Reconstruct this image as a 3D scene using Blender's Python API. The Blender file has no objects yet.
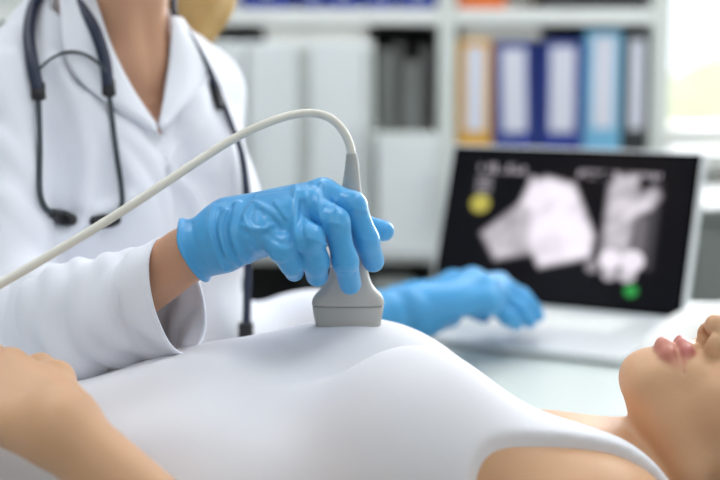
import bpy, bmesh, math, random
import numpy as np
from mathutils import Vector, Matrix
random.seed(4)
SC = bpy.context.scene
COL = SC.collection
F32 = np.float32
# ------------------------------------------------------------------ camera
CZ = 1.095
PITCH = math.atan(182/1400)
cp, sp = math.cos(PITCH), math.sin(PITCH)
cd = bpy.data.cameras.new('camera'); cam = bpy.data.objects.new('camera', cd); COL.objects.link(cam)
cam.location = (0, 0, CZ); cam.rotation_euler = (math.pi/2-PITCH, 0, 0)
cd.sensor_width = 36; cd.lens = 70; cd.clip_start = .05
cd.dof.use_dof = True; cd.dof.focus_distance = 1.168; cd.dof.aperture_fstop = 2.8
SC.camera = cam

def Q(px, py, Y):
    """the point of the place seen at (px,py), Y metres in front of the camera"""
    u = (px-360)/1400; v = (240-py)/1400
    d = (u, cp+v*sp, -sp+v*cp)
    t = Y/d[1]
    return np.array((d[0]*t, Y, CZ+d[2]*t))
def ray(px, py):
    u = (px-360)/1400; v = (240-py)/1400
    d = np.array((u, cp+v*sp, -sp+v*cp)); return d/np.linalg.norm(d)
A = lambda *a: np.array(a, dtype=float)
# ------------------------------------------------------------------ materials
def s2l(c):
    return tuple(((x/255)/12.92 if x/255 <= .04045 else ((x/255+.055)/1.055)**2.4) for x in c)
def mat(name, rgb, rough=.5, metal=0, bump=0, bscale=200, spec=.5, sheen=0, sss=0, vary=0, vscale=8, coat=0, stretch=None, lip=None):
    m = bpy.data.materials.new(name); m.use_nodes = True
    nt = m.node_tree; b = nt.nodes['Principled BSDF']
    c = (*s2l(rgb), 1)
    b.inputs['Base Color'].default_value = c
    b.inputs['Roughness'].default_value = rough; b.inputs['Metallic'].default_value = metal
    b.inputs['Specular IOR Level'].default_value = spec
    b.inputs['Sheen Weight'].default_value = sheen; b.inputs['Coat Weight'].default_value = coat
    if sss:
        b.inputs['Subsurface Weight'].default_value = sss
        b.inputs['Subsurface Radius'].default_value = (1, .35, .2); b.inputs['Subsurface Scale'].default_value = .006
    tc = nt.nodes.new('ShaderNodeTexCoord')
    col_out = None
    if vary:
        n = nt.nodes.new('ShaderNodeTexNoise'); n.inputs['Scale'].default_value = vscale; n.inputs['Detail'].default_value = 4
        nt.links.new(tc.outputs['Object'], n.inputs['Vector'])
        r = nt.nodes.new('ShaderNodeMix'); r.data_type = 'RGBA'
        r.inputs[6].default_value = tuple(x*(1-vary) for x in c[:3])+(1,); r.inputs[7].default_value = tuple(min(1, x*(1+vary)) for x in c[:3])+(1,)
        nt.links.new(n.outputs['Fac'], r.inputs[0]); nt.links.new(r.outputs[2], b.inputs['Base Color']); col_out = r.outputs[2]
    if lip:
        at = nt.nodes.new('ShaderNodeAttribute'); at.attribute_name = 'lip'
        r2 = nt.nodes.new('ShaderNodeMix'); r2.data_type = 'RGBA'
        r2.inputs[6].default_value = c; r2.inputs[7].default_value = (*s2l(lip), 1)
        if col_out: nt.links.new(col_out, r2.inputs[6])
        nt.links.new(at.outputs['Fac'], r2.inputs[0]); nt.links.new(r2.outputs[2], b.inputs['Base Color'])
    if bump:
        n = nt.nodes.new('ShaderNodeTexNoise'); n.inputs['Scale'].default_value = bscale; n.inputs['Detail'].default_value = 3
        if stretch:
            mp = nt.nodes.new('ShaderNodeMapping'); mp.inputs['Scale'].default_value = stretch
            nt.links.new(tc.outputs['Object'], mp.inputs['Vector']); nt.links.new(mp.outputs['Vector'], n.inputs['Vector'])
        else: nt.links.new(tc.outputs['Object'], n.inputs['Vector'])
        bp = nt.nodes.new('ShaderNodeBump'); bp.inputs['Strength'].default_value = bump; bp.inputs['Distance'].default_value = .002
        nt.links.new(n.outputs['Fac'], bp.inputs['Height']); nt.links.new(bp.outputs['Normal'], b.inputs['Normal'])
    return m
M = dict(
 skin=mat('patient_skin', (207, 162, 124), .5, sss=.12, vary=.05, vscale=25, bump=.12, bscale=350, lip=(190, 110, 102)),
 dskin=mat('doctor_skin', (200, 152, 122), .55, sss=.12, vary=.05, vscale=20, lip=(190, 100, 100)),
 tank=mat('white_jersey', (226, 226, 231), .85, sheen=.15, bump=.10, bscale=900),
 pants=mat('pale_blue_cotton', (222, 228, 234), .9, bump=.1, bscale=500),
 coat=mat('white_coat_cotton', (234, 237, 246), .8, sheen=.1, bump=.12, bscale=600),
 glove=mat('blue_nitrile', (74, 164, 222), .32, spec=.5, vary=.05, vscale=30, bump=.14, bscale=120),
 probe=mat('grey_plastic', (186, 186, 182), .42, bump=.02, bscale=900),
 lens=mat('grey_rubber', (178, 179, 176), .5),
 boot=mat('grey_boot_rubber', (170, 171, 168), .5),
 cable=mat('pale_cable_sheath', (222, 220, 210), .4),
 tube=mat('navy_tubing', (30, 40, 66), .42),
 steel=mat('dark_metal', (70, 78, 84), .3, metal=.8),
 black=mat('black_rubber', (22, 24, 28), .5),
 file=mat('dark_box_card', (84, 86, 84), .6),
 hair=mat('blond_hair', (214, 176, 112), .5, bump=.8, bscale=60, stretch=(14, 14, 1), vary=.2, vscale=30),
 bhair=mat('brown_hair', (120, 84, 56), .5, bump=.8, bscale=60, stretch=(1, 14, 14), vary=.25, vscale=30),
 white=mat('white_laminate', (240, 243, 240), .5),
 door=mat('pale_grey_laminate', (232, 238, 240), .45),
 stile=mat('grey_white_laminate', (222, 227, 222), .5),
 dark=mat('dark_grey_laminate', (34, 35, 34), .6),
 desk=mat('white_desk_laminate', (208, 217, 213), .35),
 alu=mat('silver_aluminium', (222, 226, 228), .4, metal=.25),
 bezel=mat('black_glass', (8, 8, 10), .15, spec=.07),
 key=mat('black_keycap', (30, 30, 32), .5),
 paper=mat('white_paper', (240, 240, 236), .85),
 label=mat('white_label_paper', (222, 224, 236), .8),
 yellow=mat('yellow_binder_board', (226, 170, 52), .5),
 blue=mat('royal_blue_binder_board', (40, 62, 150), .45),
 sky=mat('light_blue_binder_board', (120, 186, 222), .45),
 bblack=mat('black_binder_board', (44, 48, 50), .5),
 orange=mat('orange_box_card', (220, 110, 40), .6),
 floor=mat('grey_vinyl', (168, 170, 168), .4, vary=.05, vscale=4),
 wall=mat('pale_wall_paint', (226, 228, 224), .85, bump=.05, bscale=120),
 ceil=mat('white_ceiling_paint', (240, 240, 238), .9),
 frame=mat('white_window_frame', (240, 241, 238), .4),
 sheet=mat('white_sheet_cotton', (226, 230, 234), .9, bump=.15, bscale=300),
 vinyl=mat('pale_grey_vinyl', (190, 198, 204), .5),
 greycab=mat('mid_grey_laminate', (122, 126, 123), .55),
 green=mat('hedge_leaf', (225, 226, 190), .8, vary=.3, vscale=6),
 stool=mat('black_stool_vinyl', (35, 36, 38), .5),
)
def emat(name, rgb, strength):
    m = bpy.data.materials.new(name); m.use_nodes = True; nt = m.node_tree
    nt.nodes.remove(nt.nodes['Principled BSDF']); e = nt.nodes.new('ShaderNodeEmission')
    e.inputs['Color'].default_value = (*s2l(rgb), 1); e.inputs['Strength'].default_value = strength
    nt.links.new(e.outputs[0], nt.nodes['Material Output'].inputs[0]); return m
def glassmat():
    m = bpy.data.materials.new('window_glass'); m.use_nodes = True; nt = m.node_tree
    nt.nodes.remove(nt.nodes['Principled BSDF'])
    t = nt.nodes.new('ShaderNodeBsdfTransparent'); g = nt.nodes.new('ShaderNodeBsdfGlossy'); g.inputs['Roughness'].default_value = .02
    f = nt.nodes.new('ShaderNodeFresnel'); f.inputs['IOR'].default_value = 1.3
    x = nt.nodes.new('ShaderNodeMixShader')
    nt.links.new(f.outputs[0], x.inputs[0]); nt.links.new(t.outputs[0], x.inputs[1]); nt.links.new(g.outputs[0], x.inputs[2])
    nt.links.new(x.outputs[0], nt.nodes['Material Output'].inputs[0]); return m
M['glass'] = glassmat()
# ------------------------------------------------------------------ object helpers
def tag(o, label=None, cat=None, group=None, kind=None):
    if label: o['label'] = label
    if cat: o['category'] = cat
    if group: o['group'] = group
    if kind: o['kind'] = kind
    return o
def thing(name, loc, label, cat, group=None):
    o = bpy.data.objects.new(name, None); COL.objects.link(o); o.location = tuple(float(x) for x in loc); o.empty_display_size = .05
    return tag(o, label, cat, group)
def link(name, me, m, parent=None):
    o = bpy.data.objects.new(name, me); COL.objects.link(o)
    if m is not None: me.materials.append(m)
    if parent is not None:
        o.parent = parent
        if parent.parent is None: o.matrix_parent_inverse = Matrix.Translation(parent.location).inverted()   # parts sit at the world origin themselves
    return o
def np_mesh(name, V, Fq, m, parent=None, smooth=True):
    me = bpy.data.meshes.new(name)
    V = np.asarray(V, F32); Fq = np.asarray(Fq, np.int32); n, k = Fq.shape
    me.vertices.add(len(V)); me.vertices.foreach_set('co', V.ravel())
    me.loops.add(n*k); me.loops.foreach_set('vertex_index', Fq.ravel())
    me.polygons.add(n); me.polygons.foreach_set('loop_start', np.arange(n, dtype=np.int32)*k)
    me.polygons.foreach_set('use_smooth', np.full(n, smooth, bool))
    me.update(calc_edges=True); me.validate()
    return link(name, me, m, parent)
def bm_obj(name, bm, m, parent=None, smooth=False):
    me = bpy.data.meshes.new(name); bm.normal_update(); bm.to_mesh(me); bm.free()
    if smooth:
        for p in me.polygons: p.use_smooth = True
    return link(name, me, m, parent)
def add_box(bm, c, s, bev=0, rz=0, rx=0, seg=2):
    r = bmesh.ops.create_cube(bm, size=1); vs = r['verts']
    bmesh.ops.scale(bm, vec=s, verts=vs)
    if bev:
        es = list({e for v in vs for e in v.link_edges})
        q = bmesh.ops.bevel(bm, geom=es, offset=bev, segments=seg, affect='EDGES', profile=.5)
        vs = list({v for f in q['faces'] for v in f.verts} | {v for v in vs if v.is_valid})
    mtx = Matrix.Translation(c) @ Matrix.Rotation(rz, 4, 'Z') @ Matrix.Rotation(rx, 4, 'X')
    bmesh.ops.transform(bm, matrix=mtx, verts=vs)
def box(name, c, s, m, parent=None, bev=.002, rz=0, rx=0):
    bm = bmesh.new(); add_box(bm, c, s, bev, rz, rx)
    return bm_obj(name, bm, m, parent)
def spline(pts, n=8):
    P = [np.asarray(p, float) for p in pts]; P = [2*P[0]-P[1]]+P+[2*P[-1]-P[-2]]
    out = []
    for i in range(1, len(P)-2):
        for t in np.linspace(0, 1, n, endpoint=False):
            a, b, c, d = P[i-1], P[i], P[i+1], P[i+2]
            out.append(.5*((2*b)+(-a+c)*t+(2*a-5*b+4*c-d)*t*t+(-a+3*b-3*c+d)*t**3))
    out.append(P[-2]); return np.array(out)
def tube_data(pts, rad, seg=14, n=8, flat=1.0, smooth=True):
    C = spline(pts, n) if smooth else np.array(pts, float)
    R = np.interp(np.linspace(0, 1, len(C)), np.linspace(0, 1, len(rad)), rad) if hasattr(rad, '__len__') else np.full(len(C), rad)
    V, Fq = [], []
    T = np.gradient(C, axis=0); T /= np.linalg.norm(T, axis=1)[:, None]
    u = np.cross(T[0], A(0, 1, .01)); u /= np.linalg.norm(u)
    for i in range(len(C)):
        u = u-T[i]*np.dot(u, T[i]); u /= np.linalg.norm(u); w = np.cross(T[i], u)
        for k in range(seg):
            a = 2*math.pi*k/seg; V.append(C[i]+R[i]*(math.cos(a)*u+math.sin(a)*w*flat))
    for i in range(len(C)-1):
        for k in range(seg):
            Fq.append((i*seg+k, i*seg+(k+1) % seg, (i+1)*seg+(k+1) % seg, (i+1)*seg+k))
    b = len(V)                                     # rounded ends
    for e, s in ((0, -1), (len(C)-1, 1)):
        c0 = len(V); V.append(C[e]+T[e]*s*R[e]*.6)
        for k in range(0, seg, 2):
            q = (e*seg+k, e*seg+(k+1) % seg, e*seg+(k+2) % seg, c0)
            Fq.append(q if s > 0 else q[::-1])
    return V, Fq
def tube(name, pts, rad, m, parent=None, **k):
    V, Fq = tube_data(pts, rad, **k)
    return np_mesh(name, V, Fq, m, parent)
# ------------------------------------------------------------------ distance fields and surface nets
def sphere(p, c, r): return np.linalg.norm(p-np.asarray(c, F32), axis=1)-r
def capsule(p, a, b, ra, rb=None):
    rb = ra if rb is None else rb
    a = np.asarray(a, F32); b = np.asarray(b, F32); ba = b-a
    pa = p-a; h = np.clip(pa@ba/max(float(ba@ba), 1e-9), 0, 1)
    return np.linalg.norm(pa-h[:, None]*ba, axis=1)-(ra+(rb-ra)*h)
def ellipsoid(p, c, r, R=None):
    q = p-np.asarray(c, F32)
    if R is not None: q = q@np.asarray(R, F32)      # columns of R are the axes
    r = np.asarray(r, F32)
    k0 = np.linalg.norm(q/r, axis=1); k1 = np.linalg.norm(q/(r*r), axis=1)
    return k0*(k0-1)/np.maximum(k1, 1e-6)
def smin(a, b, k):
    h = np.maximum(k-np.abs(a-b), 0)/k
    return np.minimum(a, b)-h*h*k*.25
def smax(a, b, k): return -smin(-a, -b, k)
def chain(p, pts, rad, k=.004):
    d = None
    for i in range(len(pts)-1):
        e = capsule(p, pts[i], pts[i+1], rad[i], rad[i+1]); d = e if d is None else smin(d, e, k)
    return d
def flatcap(p, a, b, ra, rb, s):
    """capsule whose cross-section is stretched sideways (y) by s"""
    q = p.copy(); yc = (a[1]+b[1])/2; q[:, 1] = (q[:, 1]-yc)/s+yc
    return capsule(q, a, b, ra, rb)
def waves(p, freq, seed, n=6, ridged=False):
    rs = np.random.RandomState(seed); o = 0
    for i in range(n):
        d = rs.normal(size=3); d /= np.linalg.norm(d); w = np.sin(p@(d*freq*rs.uniform(.6, 1.4)).astype(F32)+rs.uniform(0, 6.28))
        o = o+(1-2*np.abs(w) if ridged else w)
    return o/math.sqrt(n)
def nets(f, xs, ys, zs, S=4, margin=.004):
    xs, ys, zs = (np.asarray(a, F32) for a in (xs, ys, zs)); n = (len(xs), len(ys), len(zs))
    def pts(ix, iy, iz): return np.stack((xs[ix], ys[iy], zs[iz]), 1)
    ci = [np.minimum(np.arange(0, k+S-1, S), k-1) for k in n]
    g = np.meshgrid(*ci, indexing='ij'); D = f(pts(*(a.ravel() for a in g))).reshape(g[0].shape)
    near = [np.clip((np.arange(k)+S//2)//S, 0, len(c)-1) for k, c in zip(n, ci)]
    V = D[np.ix_(*near)].astype(F32)
    h = max(np.diff(xs).max(), np.diff(ys).max(), np.diff(zs).max())
    band = np.abs(V) < S*h*1.5+margin
    ii = np.nonzero(band)
    for s in range(0, len(ii[0]), 400000):
        sl = tuple(a[s:s+400000] for a in ii); V[sl] = f(pts(*sl))
    I = V < 0
    cnt = np.zeros(tuple(k-1 for k in n), np.int8)
    for a in (0, 1):
        for b in (0, 1):
            for c in (0, 1): cnt += I[a:n[0]-1+a, b:n[1]-1+b, c:n[2]-1+c]
    ci_, cj, ck = np.nonzero((cnt > 0) & (cnt < 8)); m = len(ci_)
    idm = np.full(cnt.shape, -1, np.int32); idm[ci_, cj, ck] = np.arange(m)
    acc = np.zeros((m, 3)); num = np.zeros(m)
    cor = [(a, b, c) for a in (0, 1) for b in (0, 1) for c in (0, 1)]
    for a in cor:
        for ax in range(3):
            if a[ax]: continue
            b = list(a); b[ax] = 1
            va = V[ci_+a[0], cj+a[1], ck+a[2]]; vb = V[ci_+b[0], cj+b[1], ck+b[2]]
            x = (va < 0) != (vb < 0)
            t = np.where(x, va/np.where(x, va-vb, 1), 0)[:, None]
            pa = pts(ci_+a[0], cj+a[1], ck+a[2]); pb = pts(ci_+b[0], cj+b[1], ck+b[2])
            acc += np.where(x[:, None], pa+(pb-pa)*t, 0); num += x
    P = acc/num[:, None]
    Q4 = []
    for ax in range(3):
        o1, o2 = [k for k in range(3) if k != ax]
        sl0 = [slice(None)]*3; sl1 = [slice(None)]*3
        sl0[ax] = slice(0, n[ax]-1); sl1[ax] = slice(1, n[ax])
        for o in (o1, o2): sl0[o] = slice(1, n[o]-1); sl1[o] = slice(1, n[o]-1)
        a, b = I[tuple(sl0)], I[tuple(sl1)]
        e = np.array(np.nonzero(a != b)).T
        if not len(e): continue
        flip = a[tuple(e.T)]
        c = e.copy(); c[:, o1] += 1; c[:, o2] += 1
        ids = []
        for d1, d2 in ((-1, -1), (0, -1), (0, 0), (-1, 0)):
            q = c.copy(); q[:, o1] += d1; q[:, o2] += d2; ids.append(idm[q[:, 0], q[:, 1], q[:, 2]])
        F = np.array(ids).T
        if ax == 1: flip = ~flip
        F[~flip] = F[~flip][:, ::-1]
        Q4.append(F)
    return P, np.concatenate(Q4)
def rng(a, b, h): return np.linspace(a, b, max(3, int(round((b-a)/h))+1))
def sdf_obj(name, f, lo, hi, h, m, parent=None, axes=None, **k):
    ax = axes or [rng(lo[i], hi[i], h) for i in range(3)]
    V, Fq = nets(f, *ax, **k)
    return np_mesh(name, V, Fq, m, parent)
def trace(px, py, f, off, t0=.6):
    d = ray(px, py); o = A(0, 0, CZ); t = t0
    for _ in range(80):
        e = float(f((o+d*t)[None].astype(F32))[0])-off
        t += e*.7
        if abs(e) < 1e-4 or t > 2.2: break
    if t > 2.2: print('MISS', px, py)
    return o+d*t
# ------------------------------------------------------------------ a head, in its own frame (r sideways, f forward, u up)
def head_local(p, O, R):
    return ((p-np.asarray(O, F32))@np.asarray(R, F32)).astype(F32)
UL = [(-.025, .083, -0.0535), (-.011, .0970, -0.0485), (0, .0990, -0.0495), (.011, .0970, -0.0485), (.025, .083, -0.0535)]
LL = [(-.024, .084, -0.0565), (-.010, .0955, -0.0635), (0, .0975, -0.0645), (.010, .0955, -0.0635), (.024, .084, -0.0565)]
def lips_d(q):                       # the lower lip is the paler one
    return np.minimum(chain(q, UL, [.0015, .0053, .0050, .0053, .0015]), chain(q, LL, [.0015, .0066, .0075, .0066, .0015])*.8+.0005)
def head_sdf(q):
    s = q.copy(); s[:, 0] = np.abs(s[:, 0])
    d = ellipsoid(s, (0, -.008, .045), (.071, .097, .088))
    d = smin(d, ellipsoid(s, (0, .050, -.022), (.053, .043, .058)), .03)
    d = smin(d, capsule(s, (.043, .012, -.052), (.010, .070, -.079), .019, .0165), .025)
    d = smin(d, capsule(s, (.010, .070, -.079), (0, .073, -.080), .0165, .0175), .01)
    d = smin(d, capsule(s, (0, .030, -.062), (0, .062, -.072), .030, .022), .02)      # floor of the mouth
    d = smin(d, sphere(s, (.034, .060, -.016), .027), .02)
    d = smin(d, capsule(s, (.016, .079, -.046), (0, .0855, -.046), .0145, .0145), .012)
    d = smin(d, capsule(s, (.010, .074, -.066), (0, .0765, -.066), .0145, .0150), .012)  # muzzle
    d = smax(d, -ellipsoid(s, (.033, .097, .014), (.017, .014, .010)), .012)
    d = smin(d, ellipsoid(s, (.032, .073, .013), (.015, .012, .011)), .004)
    d = smin(d, capsule(s, (0, .085, .020), (0, .1085, -.017), .0075, .0095), .010)
    d = smin(d, sphere(s, (0, .1150, -.0230), .0088), .008)
    d = smin(d, ellipsoid(s, (.0128, .1005, -.0265), (.0080, .0115, .0082)), .005)
    d = smax(d, -capsule(s, (.0074, .1090, -.0385), (.0066, .102, -.0200), .0049, .0030), .002)
    d = smin(d, chain(q, UL, [.0015, .0053, .0050, .0053, .0015], .002), .0035)
    d = smin(d, chain(q, LL, [.0015, .0066, .0075, .0066, .0015], .002), .0035)
    d = smax(d, -chain(q, [(-.027, .085, -0.0545), (-.012, .1030, -0.0555), (0, .1055, -0.0565), (.012, .1030, -0.0555), (.027, .085, -0.0545)], [.0008, .0014, .0014, .0014, .0008], .001), .0025)
    e = ellipsoid(s, (.073, -.006, .002), (.009, .018, .031))
    e = smax(e, -ellipsoid(s, (.082, -.002, .006), (.007, .010, .018)), .004)
    return smin(d, e, .006)
# ------------------------------------------------------------------ room
def slab(name, c, s, m):
    return tag(box(name, c, s, m, bev=0), kind='structure')
slab('floor', (0, .6, -.05), (5.2, 6.2, .1), M['floor'])
slab('ceiling', (0, .6, 2.75), (5.2, 6.2, .1), M['ceil'])
slab('wall_left', (-2.6, .6, 1.35), (.1, 6.2, 2.7), M['wall'])
slab('wall_front', (0, -2.45, 1.35), (5.2, .1, 2.7), M['wall'])
slab('wall_right', (2.6, .6, 1.35), (.1, 6.2, 2.7), M['wall'])
WX0, WX1, WZ0, WZ1 = .70, 2.2, .88, 2.35      # window opening in the back wall
bm = bmesh.new()
add_box(bm, ((-2.55+WX0)/2, 3.5, 1.35), (WX0+2.55, .14, 2.7)); add_box(bm, ((2.55+WX1)/2, 3.5, 1.35), (2.55-WX1, .14, 2.7))
add_box(bm, ((WX0+WX1)/2, 3.5, WZ0/2), (WX1-WX0, .14, WZ0)); add_box(bm, ((WX0+WX1)/2, 3.5, (2.7+WZ1)/2), (WX1-WX0, .14, 2.7-WZ1))
tag(bm_obj('wall_back', bm, M['wall']), kind='structure')
w = thing('window_1', ((WX0+WX1)/2, 3.5, WZ0), None, None); w['kind'] = 'structure'
bm = bmesh.new()
for x in (WX0+.025, (WX0+WX1)/2, WX1-.025): add_box(bm, (x, 3.49, (WZ0+WZ1)/2), (.05, .06, WZ1-WZ0))
for z in (WZ0+.025, WZ1-.025):
    for k in range(2):
        xa, xb = (WX0+.05, (WX0+WX1)/2-.025) if k == 0 else ((WX0+WX1)/2+.025, WX1-.05); add_box(bm, ((xa+xb)/2, 3.49, z), (xb-xa, .056, .05))
bm_obj('window_frame', bm, M['frame'], w)
for k in range(2):
    x0 = WX0+.05+k*((WX1-WX0)/2-.025); box('window_pane', (x0+(WX1-WX0)/4-.04, 3.50, (WZ0+WZ1)/2), ((WX1-WX0)/2-.07, .006, WZ1-WZ0-.1), M['glass'], w, bev=0)
box('window_sill', ((WX0+WX1)/2, 3.36, WZ0-.02), (WX1-WX0+.1, .22, .04), M['frame'], w)
# glowing ceiling panels, out of view, added as fill light
for k, (x, y) in enumerate(((-.9, 1.3), (.9, 1.3), (-.9, -.6), (.9, -.6), (-.9, 2.55), (0, 2.55), (.9, 2.55))):
    t = thing('ceiling_fill_panel', (x, y, 2.68), 'unseen square ceiling panel added to fill the room with light', 'ceiling light', 'added ceiling fill panels')
    bm = bmesh.new()
    for dx, dy, sx, sy in ((-.31, 0, .02, .64), (.31, 0, .02, .64), (0, -.31, .6, .02), (0, .31, .6, .02)): add_box(bm, (x+dx, y+dy, 2.685), (sx, sy, .03))
    bm_obj('frame', bm, M['frame'], t)
    box('diffuser', (x, y, 2.688), (.6, .6, .01), emat('fill_panel_glow', (246, 249, 255), 11), t, bev=0)
# ------------------------------------------------------------------ bookcase (front at Y 3.0)
YB, YD = 3.0, .32
def sz(px): return (px-360)/1400*YB
def zz(py): return float(Q(360, py, YB)[2])
bc = thing('bookcase', (0, YB+YD/2, 0), 'tall pale wall unit with closed doors and open shelves along the back wall', 'bookcase')
def bp(name, x0, x1, z0, z1, m, y0=0, y1=YD, par=None, bev=.002):
    return box(name, ((x0+x1)/2, YB+(y0+y1)/2, (z0+z1)/2), (x1-x0, y1-y0, z1-z0), m, par or bc, bev)
xL, xM0, xM1, xR0, xR1 = -.95, sz(438), sz(455), sz(650), sz(668)
bp('side_panel', xL-.03, xL, 0, 2.2, M['stile']); bp('side_panel', xM0, xM1, 0, 2.2, M['stile']); bp('side_panel', xR0, xR1, 0, 2.2, M['stile'])
bp('back_panel', xL, xR0, .02, 2.2, M['white'], YD-.012, YD-.002)
zsh = (zz(24), zz(9)); zlow = zz(256)
bp('shelf', xL, xM0-.001, zsh[0], zsh[1], M['white']); bp('shelf', xM1+.001, xR0-.001, zsh[0], zsh[1], M['white'])
zb = zz(178)
bp('shelf', xM1+.001, xR0-.001, zb-.025, zb, M['white'])
bp('shelf', xL, xM0-.001, zlow-.014, zlow, M['white']); bp('shelf', xM1+.001, xR0-.001, .42, .445, M['white'])
bp('top_panel', xL-.03, xR1, 2.2, 2.23, M['white'])
bp('shelf', xL, xM0-.001, 1.62, 1.645, M['white']); bp('shelf', xM1+.001, xR0-.001, 1.62, 1.645, M['white'])
ztop = zz(42)
bp('cabinet_top', xL, sz(374), ztop-.02, ztop, M['white'])
bp('plinth', xL, xR0, 0, .08, M['dark'], .03, .05)
bp('divider', sz(366), sz(374), zlow, ztop-.02, M['stile'], .004, YD-.02)
def cab_door(x0, x1, z0, z1, hx, m=M['door']):
    d = bp('door', x0, x1, z0, z1, m, -.018, 0)
    bm = bmesh.new(); add_box(bm, (hx, YB-.035, (z0+z1)/2), (.01, .01, .12), .003)
    for q in (-.05, .05): add_box(bm, (hx, YB-.025, (z0+z1)/2+q), (.008, .02, .008))
    bm_obj('handle', bm, M['alu'], d)
for x0, x1, hx in ((-.945, sz(181), -.92), (sz(185), sz(246), sz(190)), (sz(249), sz(298), sz(253)), (sz(311), sz(365), sz(360))):
    cab_door(x0, x1, zlow+.003, ztop-.003, hx)
bp('divider', sz(298)+.001, sz(311)-.001, zlow, ztop-.022, M['stile'], .004, YD-.02)
cab_door(sz(377), sz(437), zlow+.003, zz(139), sz(431))
bp('shelf', sz(375), xM0-.001, zz(139), zz(133), M['stile'])
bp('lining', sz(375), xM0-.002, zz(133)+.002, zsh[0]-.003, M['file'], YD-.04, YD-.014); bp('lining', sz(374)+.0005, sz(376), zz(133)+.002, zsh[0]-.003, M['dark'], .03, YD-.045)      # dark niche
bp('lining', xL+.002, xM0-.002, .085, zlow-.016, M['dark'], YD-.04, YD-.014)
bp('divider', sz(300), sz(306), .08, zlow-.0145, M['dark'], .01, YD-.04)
for y0 in (.0,):
    bp('door', xM1+.004, sz(552), .45, zb-.03, M['door'], -.018, 0); bp('door', sz(554), xR0-.004, .45, zb-.03, M['door'], -.018, 0)
# things in the dark niche
for k, (x0, x1, h, m) in enumerate(((380, 392, 82, 'greycab'), (393, 404, 88, 'file'), (405, 418, 70, 'greycab'), (419, 430, 84, 'file'))):
    hgt = h/1400*YB
    tag(box('box_file', ((sz(x0)+sz(x1))/2, YB+.115, zz(133)+.001+hgt/2), (sz(x1)-sz(x0), .2, hgt), M[m], bev=.003),
        ('grey box file in the dark niche, the one next to the wall unit door edge', 'tall dark box file in the niche between two grey ones', 'short grey box file in the dark niche', 'dark box file in the niche nearest the yellow binder')[k], 'box file', 'files in the dark niche')
# binders
def binder(x0, x1, z0, h, m, label, group, tilt=0, lab=True, y0=.012):
    X = (x0+x1)/2
    t = thing('ring_binder', (X, YB+y0+.13, z0), label, 'binder', group)
    wd = x1-x0
    bm = bmesh.new(); add_box(bm, (X, YB+y0+.135, z0+h/2), (wd, .27, h), .004)
    bm_obj('cover', bm, m, t)
    if lab:
        box('spine_label', (X, YB+y0-.001, z0+h*.645), (wd*.58, .002, h*.62), M['label'], t, bev=0)
    bm = bmesh.new(); bmesh.ops.create_cone(bm, cap_ends=True, segments=20, radius1=.012, radius2=.012, depth=.004, matrix=Matrix.Translation((X, YB+y0-.001, z0+h*.12)) @ Matrix.Rotation(math.pi/2, 4, 'X'))
    bm_obj('finger_ring', bm, M['alu'], t)
    t.rotation_euler = (0, tilt, 0)
    return t
for x0, x1, top, m, lb, tl in ((458, 492, 39, 'yellow', 'yellow ring binder with white spine label, on the shelf behind the laptop', 0),
        (496, 537, 42, 'blue', 'dark blue ring binder with white label, standing next to the yellow binder', -.03),
        (541, 583, 40, 'blue', 'dark blue ring binder with white label, standing next to the light blue binder', 0),
        (585, 621, 29, 'sky', 'light blue ring binder with pale spine label on the open shelf', 0),
        (624, 648, 32, 'bblack', 'narrow black ring binder with grey label at the end of the shelf', 0)):
    binder(sz(x0), sz(x1), zb+.001+abs(tl)*.03, zz(top)-zb-.002, M[m], lb, 'binders on the open shelf', tl)
for x0, x1, lb in ((242, 294, 'blue ring binder on the upper shelf, above the doctor\'s shoulder'), (301, 324, 'slim blue ring binder on the upper shelf, second from the shoulder'), (327, 362, 'blue ring binder on the upper shelf, middle of the five'), (366, 395, 'blue ring binder on the upper shelf, fourth from the shoulder'), (399, 436, 'blue ring binder on the upper shelf, beside the central upright')):
    binder(sz(x0), sz(x1), zsh[1]+.001, .31, M['blue'], lb, 'blue binders on the upper shelf')
t = thing('storage_box', (sz(482), YB+.12, zsh[1]), 'orange cardboard storage box on the upper shelf above the yellow binder', 'box')
box('box_body', (sz(482), YB+.13, zsh[1]+.06), (.10, .2, .115), M['orange'], t); box('lid', (sz(482), YB+.13, zsh[1]+.125), (.106, .206, .014), M['orange'], t)
t = thing('document_case', (sz(595), YB+.12, zsh[1]), 'dark grey document case lying on the upper shelf', 'case')
box('case_body', (sz(595), YB+.15, zsh[1]+.04), (.21, .24, .075), M['bblack'], t); box('handle', (sz(595), YB+.022, zsh[1]+.045), (.06, .014, .012), M['dark'], t)
# paper stacks under the shelves
def paper_stack(name, x0, x1, z0, h, label, cat, n=6):
    bm = bmesh.new()
    for k in range(n):
        add_box(bm, ((x0+x1)/2+random.uniform(-.004, .004), YB+.14+random.uniform(-.004, .004), z0+h*(k+.5)/n), (x1-x0, .24, h/n*.96), .001)
    o = bm_obj(name, bm, M['paper']); tag(o, label, cat); o['kind'] = 'thing'; return o
paper_stack('paper_stack', sz(266), sz(368), ztop+.001, .036, 'low stack of white paper lying on top of the closed cupboards', 'paper stack', 4)
o = box('black_tray', (sz(247), YB+.14, ztop+.012), (.075, .2, .022), M['black'], bev=.003)
o.name = 'hole_punch'; tag(o, 'small black desk item lying on the cupboards behind the doctor\'s shoulder', 'desk item')
o = paper_stack('paper_stack', sz(462), sz(540), zz(38.5), zz(26)-zz(38.5), 'white papers lying flat on top of the yellow and blue binders', 'paper stack', 4)
o = thing('storage_jar', (sz(393), YB+.1, zlow-.03), 'pale round container in the dark opening under the cupboard', 'container')
o.location.z = .445; bp('shelf', xL, xM0-.001, .42, .444, M['dark'], .005, YD-.04)
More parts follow.
